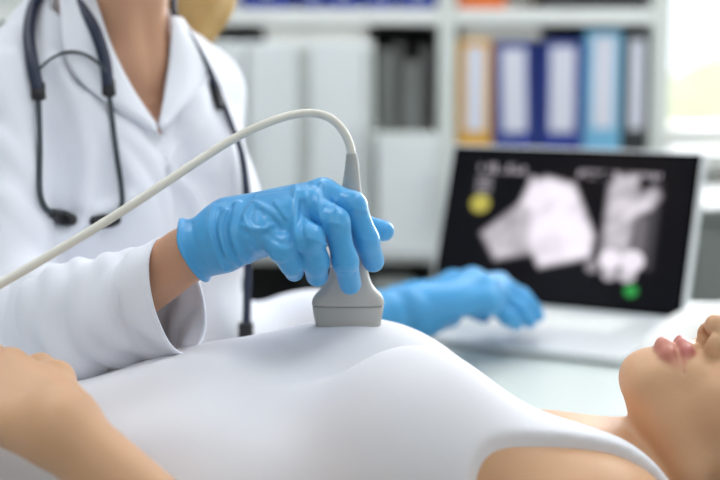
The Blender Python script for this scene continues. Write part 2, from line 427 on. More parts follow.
bm = bmesh.new(); bmesh.ops.create_cone(bm, cap_ends=True, segments=24, radius1=.045, radius2=.05, depth=.14, matrix=Matrix.Translation((sz(393), YB+.1, .446+.07)))
bm_obj('jar_body', bm, M['greycab'], o)
bm = bmesh.new(); bmesh.ops.create_cone(bm, cap_ends=True, segments=24, radius1=.053, radius2=.051, depth=.02, matrix=Matrix.Translation((sz(393), YB+.1, .446+.151)))
bm_obj('lid', bm, M['stile'], o)
# white radiator under the window, and an added grey cabinet for the shaded wall
t = thing('radiator', (1.3, 3.36, .1), 'white panel radiator under the window', 'radiator')
bm = bmesh.new(); add_box(bm, (1.3, 3.34, .60), (1.0, .05, .52), .01)
for k in range(24): add_box(bm, (.83+k*.041, 3.312, .60), (.018, .012, .46), .004)
bm_obj('panel', bm, M['frame'], t); box('valve', (.78, 3.34, .37), (.04, .04, .05), M['alu'], t); box('foot', (.95, 3.36, .17), (.03, .05, .34), M['frame'], t); box('foot', (1.65, 3.36, .17), (.03, .05, .34), M['frame'], t)
t = thing('shade_cabinet', (1.2, 2.75, 0), 'added grey cabinet standing in for the shaded wall below the window', 'cabinet')
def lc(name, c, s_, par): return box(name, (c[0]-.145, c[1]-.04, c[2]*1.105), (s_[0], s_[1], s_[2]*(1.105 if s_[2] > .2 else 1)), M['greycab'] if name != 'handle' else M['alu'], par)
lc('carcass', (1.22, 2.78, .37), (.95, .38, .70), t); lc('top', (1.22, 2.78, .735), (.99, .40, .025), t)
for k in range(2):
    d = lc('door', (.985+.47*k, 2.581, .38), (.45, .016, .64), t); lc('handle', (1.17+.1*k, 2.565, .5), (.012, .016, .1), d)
# ------------------------------------------------------------------ couch
CT = .624
t = thing('examination_couch', (-.2, 1.15, 0), 'examination couch with pale grey padding under the lying patient', 'couch')
bm = bmesh.new(); add_box(bm, (-.22, 1.105, CT-.0325), (2.0, .56, .062), .025, seg=4); bm_obj('mattress', bm, M['vinyl'], t, True)
box('frame', (-.22, 1.105, CT-.077), (1.94, .50, .026), M['frame'], t)
for x in (-1.1, .66):
    for y in (.89, 1.32): box('leg', (x, y, (CT-.0905)/2), (.045, .045, CT-.0905), M['alu'], t)
# sheet draped over the mattress
nx, ny = 110, 60
xs, ys = np.linspace(-1.18, .74, nx), np.linspace(-.34, .34, ny)
gx, gy = np.meshgrid(xs, ys, indexing='ij')
hang = np.clip(np.abs(gy)-.283, 0, 1)
wy = np.sign(gy)*np.minimum(np.abs(gy), .283+.004*hang/.1); wy = wy+np.sign(gy)*.008*np.clip(hang*20, 0, 1)*(1+np.sin(gx*40))
wz = CT+.001+.0015*(1+np.sin(gx*37+gy*9))*(hang < .001)-hang
SV = np.stack((gx, 1.105+wy, wz), 2).reshape(-1, 3)
idx = np.arange(nx*ny).reshape(nx, ny)
SFq = np.stack((idx[:-1, :-1], idx[1:, :-1], idx[1:, 1:], idx[:-1, 1:]), 2).reshape(-1, 4)
o = np_mesh('couch_sheet', SV, SFq, M['sheet']); tag(o, 'white cotton sheet spread over the examination couch', 'sheet')
md = o.modifiers.new('s', 'SOLIDIFY'); md.thickness = .0015; md.offset = 1
t = thing('pillow', (.36, 1.15, CT), 'flat white pillow under the lying patient\'s head', 'pillow')
sdf_obj('pillow_case', lambda p: ellipsoid(p, (.40, 1.15, CT+.026), (.19, .24, .03))+.0008*waves(p, 60, 8), (.19, .89, CT-.01), (.61, 1.41, CT+.075), .005, M['sheet'], t)
# ------------------------------------------------------------------ PATIENT
YM = 1.16
HO = A(.321, 1.152, .767)                                 # patient's head: tragion level
hu = A(1, 0, .06); hu /= np.linalg.norm(hu)
hf = A(-.06, -.20, .98); hf -= hu*np.dot(hf, hu); hf /= np.linalg.norm(hf)
hr = np.cross(hf, hu)
HR = np.stack((hr, hf, hu), 1)
def breasts(p):
    d = ellipsoid(p, (.041, 1.066, .794), (.060, .072, .072))
    d = smin(d, capsule(p, (.055, 1.062, .787), (.165, 1.035, .750), .055, .047), .05)
    return np.minimum(d, ellipsoid(p, (.000, 1.220, .787), (.092, .082, .074)))
def trunk(p, kb=.045):
    d = flatcap(p, (.13, YM, .712), (-.13, YM, .735), .080, .100, 1.50)
    d = smin(d, flatcap(p, (-.13, YM, .733), (-.40, YM, .716), .098, .082, 1.46), .05)
    d = smin(d, flatcap(p, (-.40, YM, .722), (-.56, YM, .726), .088, .095, 1.75), .06)
    d = smin(d, capsule(p, (.185, 1.01, .734), (.185, 1.30, .688), .050, .050), .06)
    d = smin(d, breasts(p), kb)
    return d
def legs(p):
    q = p.copy(); q[:, 1] = np.abs(q[:, 1]-YM)
    return chain(q, [(-.56, .085, .728), (-.98, .085, .715), (-1.36, .08, .695)], [.088, .058, .04], .03)
SH, EL, WR = A(.185, 1.000, .733), A(-.045, .925, .672), Q(62, 428, .965)
HB = Q(6, 402, 1.0)                                     # middle of the back of her hand
hd = HB-WR; hd /= np.linalg.norm(hd)
def arm_near(p):
    d = chain(p, [SH, SH*.55+EL*.45+A(0, -.004, 0), EL], [.053, .045, .038], .03)
    d = smin(d, chain(p, [EL, EL*.62+WR*.38+A(0, 0, .004), WR], [.035, .0355, .0240], .02), .02)
    return d
# her hand on the belly: frame d (fingers), w (towards the thumb), n (up)
hw = A(.35, .85, .42); hw -= hd*np.dot(hw, hd); hw /= np.linalg.norm(hw)
hn = np.cross(hw, hd)
if hn[2] < 0: hn = -hn
def H(a, b, c): return WR+hd*a+hw*b+hn*c
def hand_near(p):
    d = None
    for b0, b1, r1 in ((.014, .030, .0135), (.005, .010, .0135), (-.005, -.010, .0130), (-.014, -.029, .0120)):
        e = capsule(p, H(.004, b0, -.002), H(.088, b1, .004), .0165, r1); d = e if d is None else smin(d, e, .014)
    d = smin(d, capsule(p, H(.018, .020, -.008), H(.062, .048, -.012), .017, .013), .016)
    th = chain(p, [H(.062, .048, -.012), H(.090, .056, -.016), H(.114, .056, -.024)], [.0125, .0105, .008], .004)
    for b0, b1, l, r in ((.030, .038, 1.0, .0092), (.010, .013, 1.1, .0095), (-.010, -.012, 1.02, .0090), (-.029, -.036, .82, .0080)):
        f = chain(p, [H(.088, b0, .002), H(.088+.042*l, (b0*.4+b1*.6), .002), H(.088+.066*l, b1, -.012), H(.088+.083*l, b1, -.024)], [r*1.15, r*1.05, r*.95, r*.8], .003)
        d = smin(d, f, .006)
    return smin(d, th, .008)
FSH, FEL = A(.185, 1.295, .688), A(-.06, 1.345, .668)
FWR = A(-.29, 1.365, .652)
def arm_far(p):
    d = chain(p, [FSH, FSH*.5+FEL*.5, FEL], [.053, .044, .038], .03)
    d = smin(d, chain(p, [FEL, FWR], [.037, .025], .02), .02)
    for k in range(4): d = smin(d, chain(p, [FWR, FWR+A(-.085, -.026+.017*k, 0), FWR+A(-.165+.012*abs(k-1.3), -.032+.021*k, -.008)], [.016, .011, .007], .003), .008)
    return smin(d, chain(p, [FWR+A(-.03, -.02, 0), FWR+A(-.08, -.05, -.002), FWR+A(-.11, -.056, -.006)], [.015, .011, .008], .004), .01)
def neck(p):
    d = capsule(p, (.175, YM, .728), (.300, 1.153, .748), .056, .053)
    return d
def patient(p):
    d = trunk(p)
    d = smin(d, capsule(p, (.175, 1.20, .742), (.178, 1.29, .717), .022, .018), .03)      # collar bones
    d = smin(d, capsule(p, (.175, 1.12, .752), (.178, 1.02, .750), .022, .018), .03)
    d = smin(d, neck(p), .035)
    m = p[:, 0] > .15
    if m.any():
        d[m] = smin(d[m], head_sdf(head_local(p[m], HO, HR)), .007)
    d = smin(d, legs(p), .04)
    q = p.copy(); q[:, 1] = np.abs(q[:, 1]-YM)
    d = smin(d, capsule(q, (-1.36, .08, .695), (-1.40, .085, .80), .038, .025), .02)
    d = smin(d, arm_near(p), .03); d = smin(d, arm_far(p), .03)
    m = (p[:, 0] < -.12) & (p[:, 1] < 1.3) & (p[:, 0] > -.5)
    if m.any(): d[m] = smin(d[m], hand_near(p[m]), .015)
    return d
pat = thing('person', (-.2, YM, CT), 'person in a white sleeveless top lying back on the couch, bare forearm across the belly', 'person')
ax = [np.concatenate((np.arange(-1.47, -.46, .010), np.arange(-.46, .19, .0036), np.arange(.19, .47, .0019))), rng(.85, 1.46, .0026), np.arange(.60, .905, .0022)]
body = sdf_obj('body', patient, None, None, 0, M['skin'], pat, axes=ax)
co = np.empty(len(body.data.vertices)*3, F32); body.data.vertices.foreach_get('co', co); co = co.reshape(-1, 3)
ld = lips_d(head_local(co, HO, HR))
at = body.data.attributes.new('lip', 'FLOAT', 'POINT'); at.data.foreach_set('value', np.clip((.0022-ld)/.0030, 0, 1).astype(F32))
body['label'] = 'bare skin of face, neck, shoulder and forearm'
# sleeveless top
def ell2(x, y, cx, cy, a, b):
    k = np.sqrt(((x-cx)/a)**2+((y-cy)/b)**2); return (k-1)*min(a, b)
def tank(p):
    d = trunk(p, .075)-.0032
    d = smin(d, neck(p)+.012, .03)
    x, y = p[:, 0], p[:, 1]
    d = d-.0019*np.sin(70*(x*.35+(y-1.1)*.9+p[:, 2]*.5)+1.5*np.sin(x*18))*np.clip((-.03-x)/.12, 0, 1)
    fold = np.exp(-((p[:, 2]-.80-.25*(x+.1))/.008)**2)*np.clip((-.02-x)/.1, 0, 1)
    cut = np.minimum(np.minimum(ell2(x, y, .262, YM, .142, .114), ell2(x, y, .174, .955, .108, .068)), ell2(x, y, .185, 2*YM-.955, .100, .075))
    d = smax(d, -cut, .002)
    return smax(d, -.30-x, .003)
sdf_obj('tank_top', tank, (-.32, .95, .60), (.27, 1.38, .90), .0028, M['tank'], pat)['label'] = 'white sleeveless top'
def pants(p):
    d = flatcap(p, (-.13, YM, .733), (-.40, YM, .716), .098, .082, 1.46)
    d = smin(d, flatcap(p, (-.40, YM, .722), (-.56, YM, .726), .088, .095, 1.75), .06)
    d = smin(d, legs(p), .04)-.007-.0012*waves(p, 45, 12)
    return smax(smax(d, p[:, 0]+.285, .004), -1.30-p[:, 0], .004)
sdf_obj('trousers', pants, (-1.33, .93, .60), (-.27, 1.40, .87), .006, M['pants'], pat)['label'] = 'pale loose trousers'
def phair(p):
    q = head_local(p, HO, HR)
    d = ellipsoid(q, (0, -.014, .052), (.079, .100, .091))+.0015*waves(p, 160, 3, ridged=True)
    return smax(d, (q[:, 1]*.82-q[:, 2]*.57-.025), .01)
sdf_obj('hair', phair, (.22, 1.03, .63), (.48, 1.27, .86), .004, M['bhair'], pat)
# ------------------------------------------------------------------ DOCTOR
DC = A(-.262, 1.50, 1.118)                                # base of the neck
th = math.radians(45)
De = A(math.cos(th), math.sin(th), 0); Df = A(math.sin(th), -math.cos(th), 0); Du = A(0, 0, 1)
DR = np.stack((De, Df, Du), 1)
def D(r, f, u): return DC+De*r+Df*f+Du*u
def dl(p): return ((p-DC.astype(F32))@DR.astype(F32)).astype(F32)
def dflat(q, a, b, ra, rb, s):
    w = q.copy(); w[:, 0] /= s; return capsule(w, a, b, ra, rb)
def dtrunk(q):
    s = q.copy(); s[:, 0] = np.abs(s[:, 0])
    d = dflat(q, (0, -.005, -.13), (0, -.005, -.36), .092, .080, 1.45)
    d = smin(d, dflat(q, (0, -.005, -.36), (0, -.04, -.59), .078, .085, 1.5), .06)
    d = smin(d, capsule(s, (0, -.012, -.03), (.135, -.02, -.062), .054, .045), .05)
    d = smin(d, ellipsoid(s, (.060, .054, -.20), (.058, .050, .060)), .05)
    return d
RS, RE = D(-.138, -.015, -.070), Q(-18, 350, 1.285)       # her right shoulder and elbow
RW = Q(212, 243, 1.178)
LS, LE = D(.092, -.015, -.070), A(-.198, 1.50, .772)
LW = Q(406, 310, 1.665)
DHO = D(0, .045, .195)
gf = Df*.88+A(0, 0, -.42); gf /= np.linalg.norm(gf); gr = De; gu = np.cross(gf, gr)
DHR = np.stack((gr, gf, gu), 1)
def dneck(q): return capsule(q, (0, -.012, -.05), (0, .022, .13), .056, .050)
def doctor(p):
    q = dl(p)
    d = dtrunk(q); d = smin(d, dneck(q), .035)
    s = q.copy(); s[:, 0] = np.abs(s[:, 0])
    d = smin(d, capsule(s, (.018, .045, -.032), (.125, .012, -.045), .014, .012), .02)
    d = smin(d, capsule(s, (.006, .056, -.05), (.035, .030, .09), .010, .009), .02)   # neck tendons
    m = q[:, 2] > .05
    if m.any(): d[m] = smin(d[m], head_sdf(head_local(p[m], DHO, DHR)), .014)
    d = smin(d, chain(p, [RS, RE], [.045, .040]), .03); d = smin(d, chain(p, [RE, RE*.5+RW*.5+A(.004, 0, -.014), RW+(RE-RW)*.10, RW], [.036, .031, .0238, .0205], .003), .01)
    d = smin(d, chain(p, [LS, LE, LW], [.045, .037, .024], .03), .03)
    for sgn in (-1, 1):
        d = smin(d, chain(p, [D(.085*sgn, -.04, -.62), D(.10*sgn, .38, -.69), D(.09*sgn, .34, -1.0)], [.074, .055, .042], .01), .04)
        d = smin(d, capsule(p, D(.09*sgn, .33, -1.06), D(.09*sgn, .50, -1.085), .035, .028), .03)
    return d
doc = thing('person', (DC[0], DC[1], .0), 'person in a white coat and blue gloves, stethoscope round the neck, holding the ultrasound probe', 'person')
ax = [np.arange(-.46, .14, .0045), np.arange(1.12, 1.84, .0045), np.concatenate((np.arange(0, .72, .010), np.arange(.72, 1.45, .0042)))]
dbody = sdf_obj('body', doctor, None, None, 0, M['dskin'], doc, axes=ax)
co = np.empty(len(dbody.data.vertices)*3, F32); dbody.data.vertices.foreach_get('co', co); co = co.reshape(-1, 3)
at = dbody.data.attributes.new('lip', 'FLOAT', 'POINT'); at.data.foreach_set('value', np.clip((.0018-lips_d(head_local(co, DHO, DHR)))/.0018, 0, 1).astype(F32))
def dhair(p):
    q = head_local(p, DHO, DHR)
    d = ellipsoid(q, (0, -.016, .052), (.080, .102, .093))
    d = smax(d, (q[:, 1]*.82-q[:, 2]*.57-.03), .01)
    d = smin(d, chain(p, [D(.02, -.05, .22), D(.095, -.065, .13), D(.166, -.064, .050), D(.162, -.112, -.06)], [.06, .045, .037, .02], .03), .03)
    return d+.002*np.sin(180*(p@De.astype(F32))+3*waves(p, 30, 5))
sdf_obj('hair', dhair, (-.42, 1.38, .98), (-.02, 1.78, 1.46), .005, M['hair'], doc)['label'] = 'long blond hair falling behind the shoulder'
# coat
def coat_raw(p):
    q = dl(p); s = q.copy(); s[:, 0] = np.abs(s[:, 0])
    d = dtrunk(q)
    d = smin(d, dflat(q, (0, -.005, -.36), (0, -.04, -.62), .085, .095, 1.55), .05)
    d = smin(d, capsule(s, (0, -.02, .0), (.08, -.02, -.04), .06, .04), .03)-.014
    d = smin(d, chain(p, [RS, RE], [.060, .060], .02), .018)
    d = smin(d, chain(p, [LS, LE], [.053, .052], .02), .04)
    d = smin(d, capsule(p, LE, LE+(LW-LE)*.62, .048, .044), .02)
    d = smin(d, capsule(p, RE, RE+(Q(178, 296, 1.19)-RE)*.35, .060, .056), .03)
    return d
CF = [([(58, 62), (78, 110), (92, 160), (88, 205)], .005, .010), ([(86, 98), (116, 150), (142, 190)], .0045, .009), ([(165, 160), (196, 200), (206, 240)], .004, .009), ([(0, 92), (20, 132), (34, 180)], .006, .011),
 ([(0, 142), (25, 174), (40, 216)], .006, .010), ([(4, 200), (36, 238)], .005, .010), ([(14, 60), (30, 112)], .005, .009), ([(206, 60), (196, 110), (176, 152)], .004, .009), ([(226, 112), (214, 172)], .004, .008),
 ([(112, 128), (150, 160), (168, 215), (170, 250)], .0045, .009), ([(50, 130), (62, 175), (60, 215)], -.004, .010), ([(180, 130), (188, 170)], -.004, .010), ([(66, 240), (100, 215), (130, 200)], .004, .009)]
CF3 = [([trace(x, y, coat_raw, 0) for x, y in spline([A(*q, 0) for q in pts], 3)[:, :2]], h_, w_) for pts, h_, w_ in CF]
def under(p):
    return smin(smin(dtrunk(dl(p)), chain(p, [RS, RE], [.045, .040]), .03), chain(p, [LS, LE], [.045, .038]), .03)
def coat(p):
    q = dl(p)
    d = coat_raw(p)
    d = d-.0034*waves(p, 42, 21, 5)-.0058*np.sin(52*(q[:, 0]*.8+q[:, 2]*.45)+2.5*waves(p, 14, 9, 4))
    for pts, h_, w_ in CF3:
        m = np.nonzero(np.linalg.norm(p-np.mean(pts, axis=0).astype(F32), axis=1) < .12)[0]
        if len(m): d[m] -= 1.9*h_*np.exp(-(np.maximum(chain(p[m], pts, [0]*len(pts), .001), 0)/w_)**2).astype(F32)
    d = np.minimum(d, under(p)-.005)
    vz = q[:, 2]+.105                                     # height above the bottom of the V
    wv = np.abs(q[:, 0]+.004)-np.clip(vz, -1, .13)*.56
    v = smax(smax(wv, .0-q[:, 1], .004), -vz*.5, .002)
    d = smax(d, -v, .003)
    d = smax(d, -(np.linalg.norm(q[:, :2]-np.array((0, 0.0), F32), axis=1)-.060-np.clip(q[:, 2], 0, .1)*.2+1e3*(q[:, 2] < -.03)), .003)
    slit = np.maximum(np.abs(q[:, 0]+.012)-.0012, np.maximum(-q[:, 1], q[:, 2]+.09))     # front edge of the coat
    d = smax(d, -np.maximum(slit, -(coat_raw(p)+.006)), .002)
    return smax(smax(d, q[:, 2]-.060+np.clip(q[:, 1]+.04, 0, 1)*.5, .003), -.688-q[:, 2], .003)
ct = sdf_obj('coat', coat, (-.50, 1.18, .42), (.06, 1.75, 1.21), .0036, M['coat'], doc)
ct['label'] = 'white doctor coat'
# lapels: cloth patches lying on the coat, thickened
def patch(name, poly, off, m, parent, nu=14, nv=14, thick=.0022):
    """poly: two px polylines (inner and outer edge) laid on the coat"""
    a, b = [spline([A(*q, 0) for q in e], 6)[:, :2] for e in poly]
    V = []
    for i in range(len(a)):
        for j in range(nv):
            t = j/(nv-1); e = a[i]*(1-t)+b[i]*t
            lift = off+.004*math.sin(t*math.pi)
            V.append(trace(e[0], e[1], coat_raw, lift))
    n = len(a); idx = np.arange(n*nv).reshape(n, nv)
    Fq = np.stack((idx[:-1, :-1], idx[1:, :-1], idx[1:, 1:], idx[:-1, 1:]), 2).reshape(-1, 4)
    o = np_mesh(name, V, Fq, m, parent)
    md = o.modifiers.new('t', 'SOLIDIFY'); md.thickness = thick; md.offset = 0
    return o
patch('lapel', ([(94, -6), (99, 10), (112, 48), (132, 88), (157, 126)], [(59, -6), (60, 10), (66, 60), (95, 95), (157, 134)]), .006, M['coat'], ct)
patch('lapel', ([(170, 16), (171, 30), (170, 52), (165, 90), (159, 126)], [(182, 18), (190, 30), (206, 55), (202, 82), (162, 132)]), .006, M['coat'], ct)
# right sleeve, loose, open at the cuff
n1 = A(.83, -.38, .40); n1 /= np.linalg.norm(n1)
cuC = Q(177, 296, 1.195); v1 = (Q(191, 351, 1.195)-Q(156, 241, 1.195)); cr = np.linalg.norm(v1)/2; v1 /= np.linalg.norm(v1)
n1 -= v1*np.dot(n1, v1); n1 /= np.linalg.norm(n1); v2 = np.cross(n1, v1)
e0 = RE+A(-.01, .005, 0); e1 = cuC
ad = e1-e0; L = np.linalg.norm(ad); ad /= L
w1 = v1-ad*np.dot(v1, ad); w1 /= np.linalg.norm(w1); w2 = np.cross(ad, w1)
SV = []; NR, NS = 70, 90
for i in range(NR):
    t = i/(NR-1); c = e0*(1-t)+e1*t+A(0, 0, -.005)*math.sin(t*math.pi)
    k = max(0, (t-.5)/.5); k = k*k*(3-2*k)
    a1 = w1*(1-k)+v1*k; a2 = w2*(1-k)+v2*k
    for j in range(NS):
        a = 2*math.pi*j/NS
        r1 = .062*(1-t)+cr*t; r2 = .058*(1-t)+.040*t
        amp = .35+.65*math.sin(t*math.pi)
        wr = .0032*amp*math.sin(3*a+9*t+1.2*math.sin(7*t))+.0024*amp*math.sin(30*t+2.2*math.sin(2*a)+a)+.0018*amp*math.sin(52*t-2*a+1.7*math.sin(3*a))
        hem = .0014 if t > .86 else 0
        SV.append(c+a1*math.cos(a)*(r1+wr+hem)+a2*math.sin(a)*(r2+wr+hem))
idx = np.arange(NR*NS).reshape(NR, NS); j2 = np.roll(idx, -1, 1)
SFq = np.stack((idx[:-1], j2[:-1], j2[1:], idx[1:]), 2).reshape(-1, 4)
sl = np_mesh('sleeve', SV, SFq, M['coat'], ct); md = sl.modifiers.new('t', 'SOLIDIFY'); md.thickness = .0022; md.offset = -1
# ---- right glove on the probe
PY = 1.205                                                # probe's distance
def G(*a): return Q(*a)
FING = dict(
 index=([(322, 194, 1.183), (353, 206, 1.170), (366, 241, 1.172), (373.5, 262, 1.186)], [.0130, .0110, .0104, .0090]),
 middle=([(306, 203, 1.168), (335, 223, 1.150), (345, 260, 1.152), (350.5, 284, 1.172)], [.0130, .0112, .0104, .0092]),
 ring=([(287, 216, 1.158), (309, 239, 1.138), (316, 262, 1.144), (317, 275, 1.160)], [.0126, .0112, .0104, .0092]),
 pinky=([(264, 231, 1.152), (284, 250, 1.138), (292, 264, 1.143), (294, 272, 1.158)], [.0116, .0100, .0092, .0080]))
CARP = [(228, 216, 1.190), (226, 228, 1.180), (224, 240, 1.171), (224, 252, 1.166)]
RG = [[G(*q) for q in FING[k][0]] for k in ('index', 'middle', 'ring', 'pinky')]
RR = [FING[k][1] for k in ('index', 'middle', 'ring', 'pinky')]
CW = [G(*q) for q in CARP]
cuA, cuB = G(236, 233, 1.179), G(197, 249, 1.186)
cax = cuB-cuA; cl = np.linalg.norm(cax); cax /= cl
TH = [G(246, 232, 1.200), G(300, 236, 1.228), G(352, 226, 1.236), G(384, 231, 1.230)]
def glove_base(p):
    d = None
    for k in range(4):
        e = capsule(p, CW[k], RG[k][0], .0165, RR[k][0]); d = e if d is None else smin(d, e, .011)
    d = smin(d, capsule(p, G(255, 236, 1.19), G(300, 216, 1.19), .020, .017), .015)
    fs = None
    for k in range(4):
        f = chain(p, RG[k], RR[k], .006)
        f = smin(f, sphere(p, RG[k][1]+A(0, -.001, .001), RR[k][1]*1.01), .004)
        fs = f if fs is None else smin(fs, f, .0016)
    d = smin(d, fs, .0055)
    d = smin(chain(p, TH, [.0185, .0165, .0122, .0092], .006), d, .010)
    return smin(d, capsule(p, cuA, cuB+cax*.02, .0225, .0285), .014)
ZF = lambda pts: [(150+x/2.4, 140+y/2.4) for x, y in pts]
FOLDS = [  # folds of the rubber: outline, height, width
 ([(348, 108), (352, 160), (346, 215), (358, 262)], .0017, .0030), ([(412, 104), (404, 150), (410, 192)], .0013, .0026),
 ([(378, 100), (384, 140), (376, 180)], -.0010, .0030), ([(250, 150), (300, 180), (330, 232)], .0013, .0032), ([(222, 205), (255, 216), (292, 204)], .0014, .0028),
 ([(235, 238), (265, 270), (318, 288)], .0016, .0030), ([(182, 170), (166, 215), (182, 270), (215, 298)], .0020, .0032), ([(150, 160), (142, 210), (160, 270), (182, 312)], .0018, .0030),
 ([(208, 150), (194, 225), (214, 272), (240, 292)], .0018, .0030), ([(112, 172), (122, 230), (150, 290), (166, 322)], .0014, .0026), ([(92, 176), (130, 166), (172, 150)], .0012, .0026),
 ([(258, 128), (310, 122), (340, 112)], .0012, .0030), ([(300, 148), (326, 186)], .0010, .0024), ([(240, 160), (228, 185), (240, 215)], .0016, .0028),
 ([(196, 160), (182, 215), (200, 275)], -.0018, .0028), ([(164, 165), (154, 212), (172, 275)], -.0016, .0026), ([(366, 150), (362, 215), (372, 250)], -.0014, .0030), ([(280, 225), (310, 245), (335, 250)], -.0012, .0030),
 ([(100, 200), (104, 240), (128, 295)], -.0010, .0024), ([(265, 170), (275, 205)], -.0012, .0026), ([(440, 140), (446, 165)], .0008, .0022), ([(430, 200), (460, 205)], .0008, .0022), ([(452, 300), (490, 300)], .0006, .0020),
 ([(455, 318), (492, 320)], -.0006, .0020), ([(380, 235), (420, 250)], .0009, .0022), ([(385, 300), (420, 305)], .0007, .0020), ([(510, 240), (545, 245)], .0006, .0020), ([(490, 165), (520, 172)], .0008, .0022)]
FOLD3 = [([trace(x, y, glove_base, .0005) for x, y in spline([A(*q, 0) for q in ZF(pts)], 3)[:, :2]], h_, w_) for pts, h_, w_ in FOLDS]
def glove_r(p):
    d = glove_base(p)
    t = (p-cuA.astype(F32))@cax.astype(F32)
    for pts, h_, w_ in FOLD3:
        c = np.mean(pts, axis=0).astype(F32); m = np.nonzero(np.linalg.norm(p-c, axis=1) < .045)[0]
        if len(m):
            e = chain(p[m], pts, [0]*len(pts), .0005); n_ = len(pts)
            d[m] -= 1.6*h_*np.exp(-(np.maximum(e, 0)/(.85*w_))**2).astype(F32)
    wob = waves(p, 75, 31, 5)
    wr = np.exp(-((t-.030)/.022)**2)
    d = d-.0005*wr*np.sin(210*t+2.0*wob)-.0005*waves(p, 120, 33, 5)
    # trimmed cuff with a rolled bead
    tt = t-cl+.0012*np.sin(110*(p[:, 1]+p[:, 2]))
    d = smax(d, tt-.003, .0015)
    q = p-cuB.astype(F32)-np.outer(t-cl, cax.astype(F32)); rad = np.linalg.norm(q, axis=1)
    return smin(d, np.sqrt((rad-.0276)**2+(tt-.002)**2)-.0021, .002)
lo = np.min([*sum(RG, []), *CW, *TH, cuB], axis=0)-.032; hi = np.max([*sum(RG, []), *CW, *TH, cuB], axis=0)+.032
sdf_obj('glove', glove_r, lo, hi, .00125, M['glove'], doc, margin=.003)['label'] = 'blue glove gripping the probe'
# ---- left glove on the laptop keyboard
LG = [Q(452, 283, 1.700), Q(472, 281, 1.680), Q(486, 288, 1.662), Q(488, 300, 1.645)]
LT = [[Q(500, 282, 1.745), Q(522, 296, 1.755), Q(536, 310, 1.755)], [Q(505, 288, 1.725), Q(528, 303, 1.735), Q(538, 316, 1.735)],
      [Q(502, 296, 1.70), Q(520, 310, 1.705), Q(530, 321, 1.71)], [Q(495, 306, 1.675), Q(508, 317, 1.675), Q(516, 324, 1.68)]]
def glove_l(p):
    d = None
    for k in range(4):
        e = capsule(p, LW+A(.012, .012-.010*k, .004), LG[k], .021, .0155); d = e if d is None else smin(d, e, .016)
    for k in range(4):
        d = smin(d, chain(p, [LG[k], *LT[k]], [.0145, .0112, .0102, .0085], .006), .008)
    d = smin(d, chain(p, [LW+A(.02, .03, .0), Q(455, 302, 1.73), Q(484, 316, 1.735)], [.020, .014, .0095], .01), .016)
    d = smin(d, capsule(p, LW, LW+(LE-LW)*.30, .0300, .0290), .02); d = smin(d, capsule(p, LW+A(.02, .0, -.006), Q(446, 312, 1.69), .026, .020), .02)
    ax_ = LE-LW; ax_ /= np.linalg.norm(ax_); t = (p-LW.astype(F32))@ax_.astype(F32)
    d = d-.0014*np.sin(190*t+1.5*waves(p, 60, 41))*np.exp(-((t-.02)/.03)**2)-.0008*waves(p, 110, 43)
    return smax(d, t-.062, .003)
sdf_obj('glove', glove_l, (-.06, 1.52, .735), (.29, 1.82, .90), .0026, M['glove'], doc)['label'] = 'blue glove resting on the laptop keyboard'
# stool
t = thing('stool', (D(0, -.02, 0)[0], D(0, -.02, 0)[1], 0), 'black round stool under the person in the white coat', 'stool')
sx, sy = D(0, -.02, 0)[:2]
bm = bmesh.new(); bmesh.ops.create_cone(bm, cap_ends=True, segments=40, radius1=.17, radius2=.165, depth=.06, matrix=Matrix.Translation((sx, sy, .385))); bm_obj('seat', bm, M['stool'], t)
bm = bmesh.new(); bmesh.ops.create_cone(bm, cap_ends=True, segments=20, radius1=.025, radius2=.025, depth=.30, matrix=Matrix.Translation((sx, sy, .205))); bm_obj('post', bm, M['alu'], t)
for k in range(5):
    a = 2*math.pi*k/5
    l = tube('leg', [(sx, sy, .07), (sx+.24*math.cos(a), sy+.24*math.sin(a), .06)], .014, M['alu'], t)
    bm = bmesh.new(); bmesh.ops.create_uvsphere(bm, u_segments=14, v_segments=10, radius=.024, matrix=Matrix.Translation((sx+.24*math.cos(a), sy+.24*math.sin(a), .025))); bm_obj('caster', bm, M['black'], l, True)
# ------------------------------------------------------------------ ultrasound probe
pb = thing('ultrasound_probe', Q(348, 325, PY), 'grey ultrasound probe pressed on the patient\'s chest, pale cable arching away', 'ultrasound probe')
def super_loft(name, rows, m, parent, seg=48, ex=3.2):
    """rows: (px centre, py, half width m, half depth m)"""
    V = []
    for (cx, py, hw_, hd_) in rows:
        c = Q(cx, py, PY)
        for k in range(seg):
            a = 2*math.pi*k/seg; x, y = math.cos(a), math.sin(a)
            V.append(c+A(math.copysign(abs(x)**(2/ex), x)*hw_, math.copysign(abs(y)**(2/ex), y)*hd_, 0))
    n = len(rows); Fq = []
    for i in range(n-1):
        for k in range(seg): Fq.append((i*seg+k, (i+1)*seg+k, (i+1)*seg+(k+1) % seg, i*seg+(k+1) % seg))
    for e in (0, n-1):
        c0 = len(V); V.append(np.mean(V[e*seg:(e+1)*seg], axis=0))
        for k in range(0, seg, 2):
            q = (e*seg+k, e*seg+(k+1) % seg, e*seg+(k+2) % seg, c0); Fq.append(q if e == 0 else q[::-1])
    return np_mesh(name, V, Fq, m, parent)
s = PY/1400
def smooth_rows(rows, n=5):
    a = spline([A(*r) for r in rows], n); return [tuple(r) for r in a]
hd_rows = [(351, 196, 9*s, .0085), (351, 205, 12*s, .0105), (350, 225, 17*s, .0125), (349.5, 250, 19*s, .0130), (349, 270, 19.5*s, .0125), (349, 279, 21.5*s, .0120),
           (348.5, 287, 26*s, .0118), (348.2, 294, 33*s, .0118), (348, 298.5, 35.8*s, .0116), (348, 302, 36.6*s, .0115), (348, 304.3, 36.6*s, .0113)]
super_loft('handle_body', smooth_rows(hd_rows), M['probe'], pb)
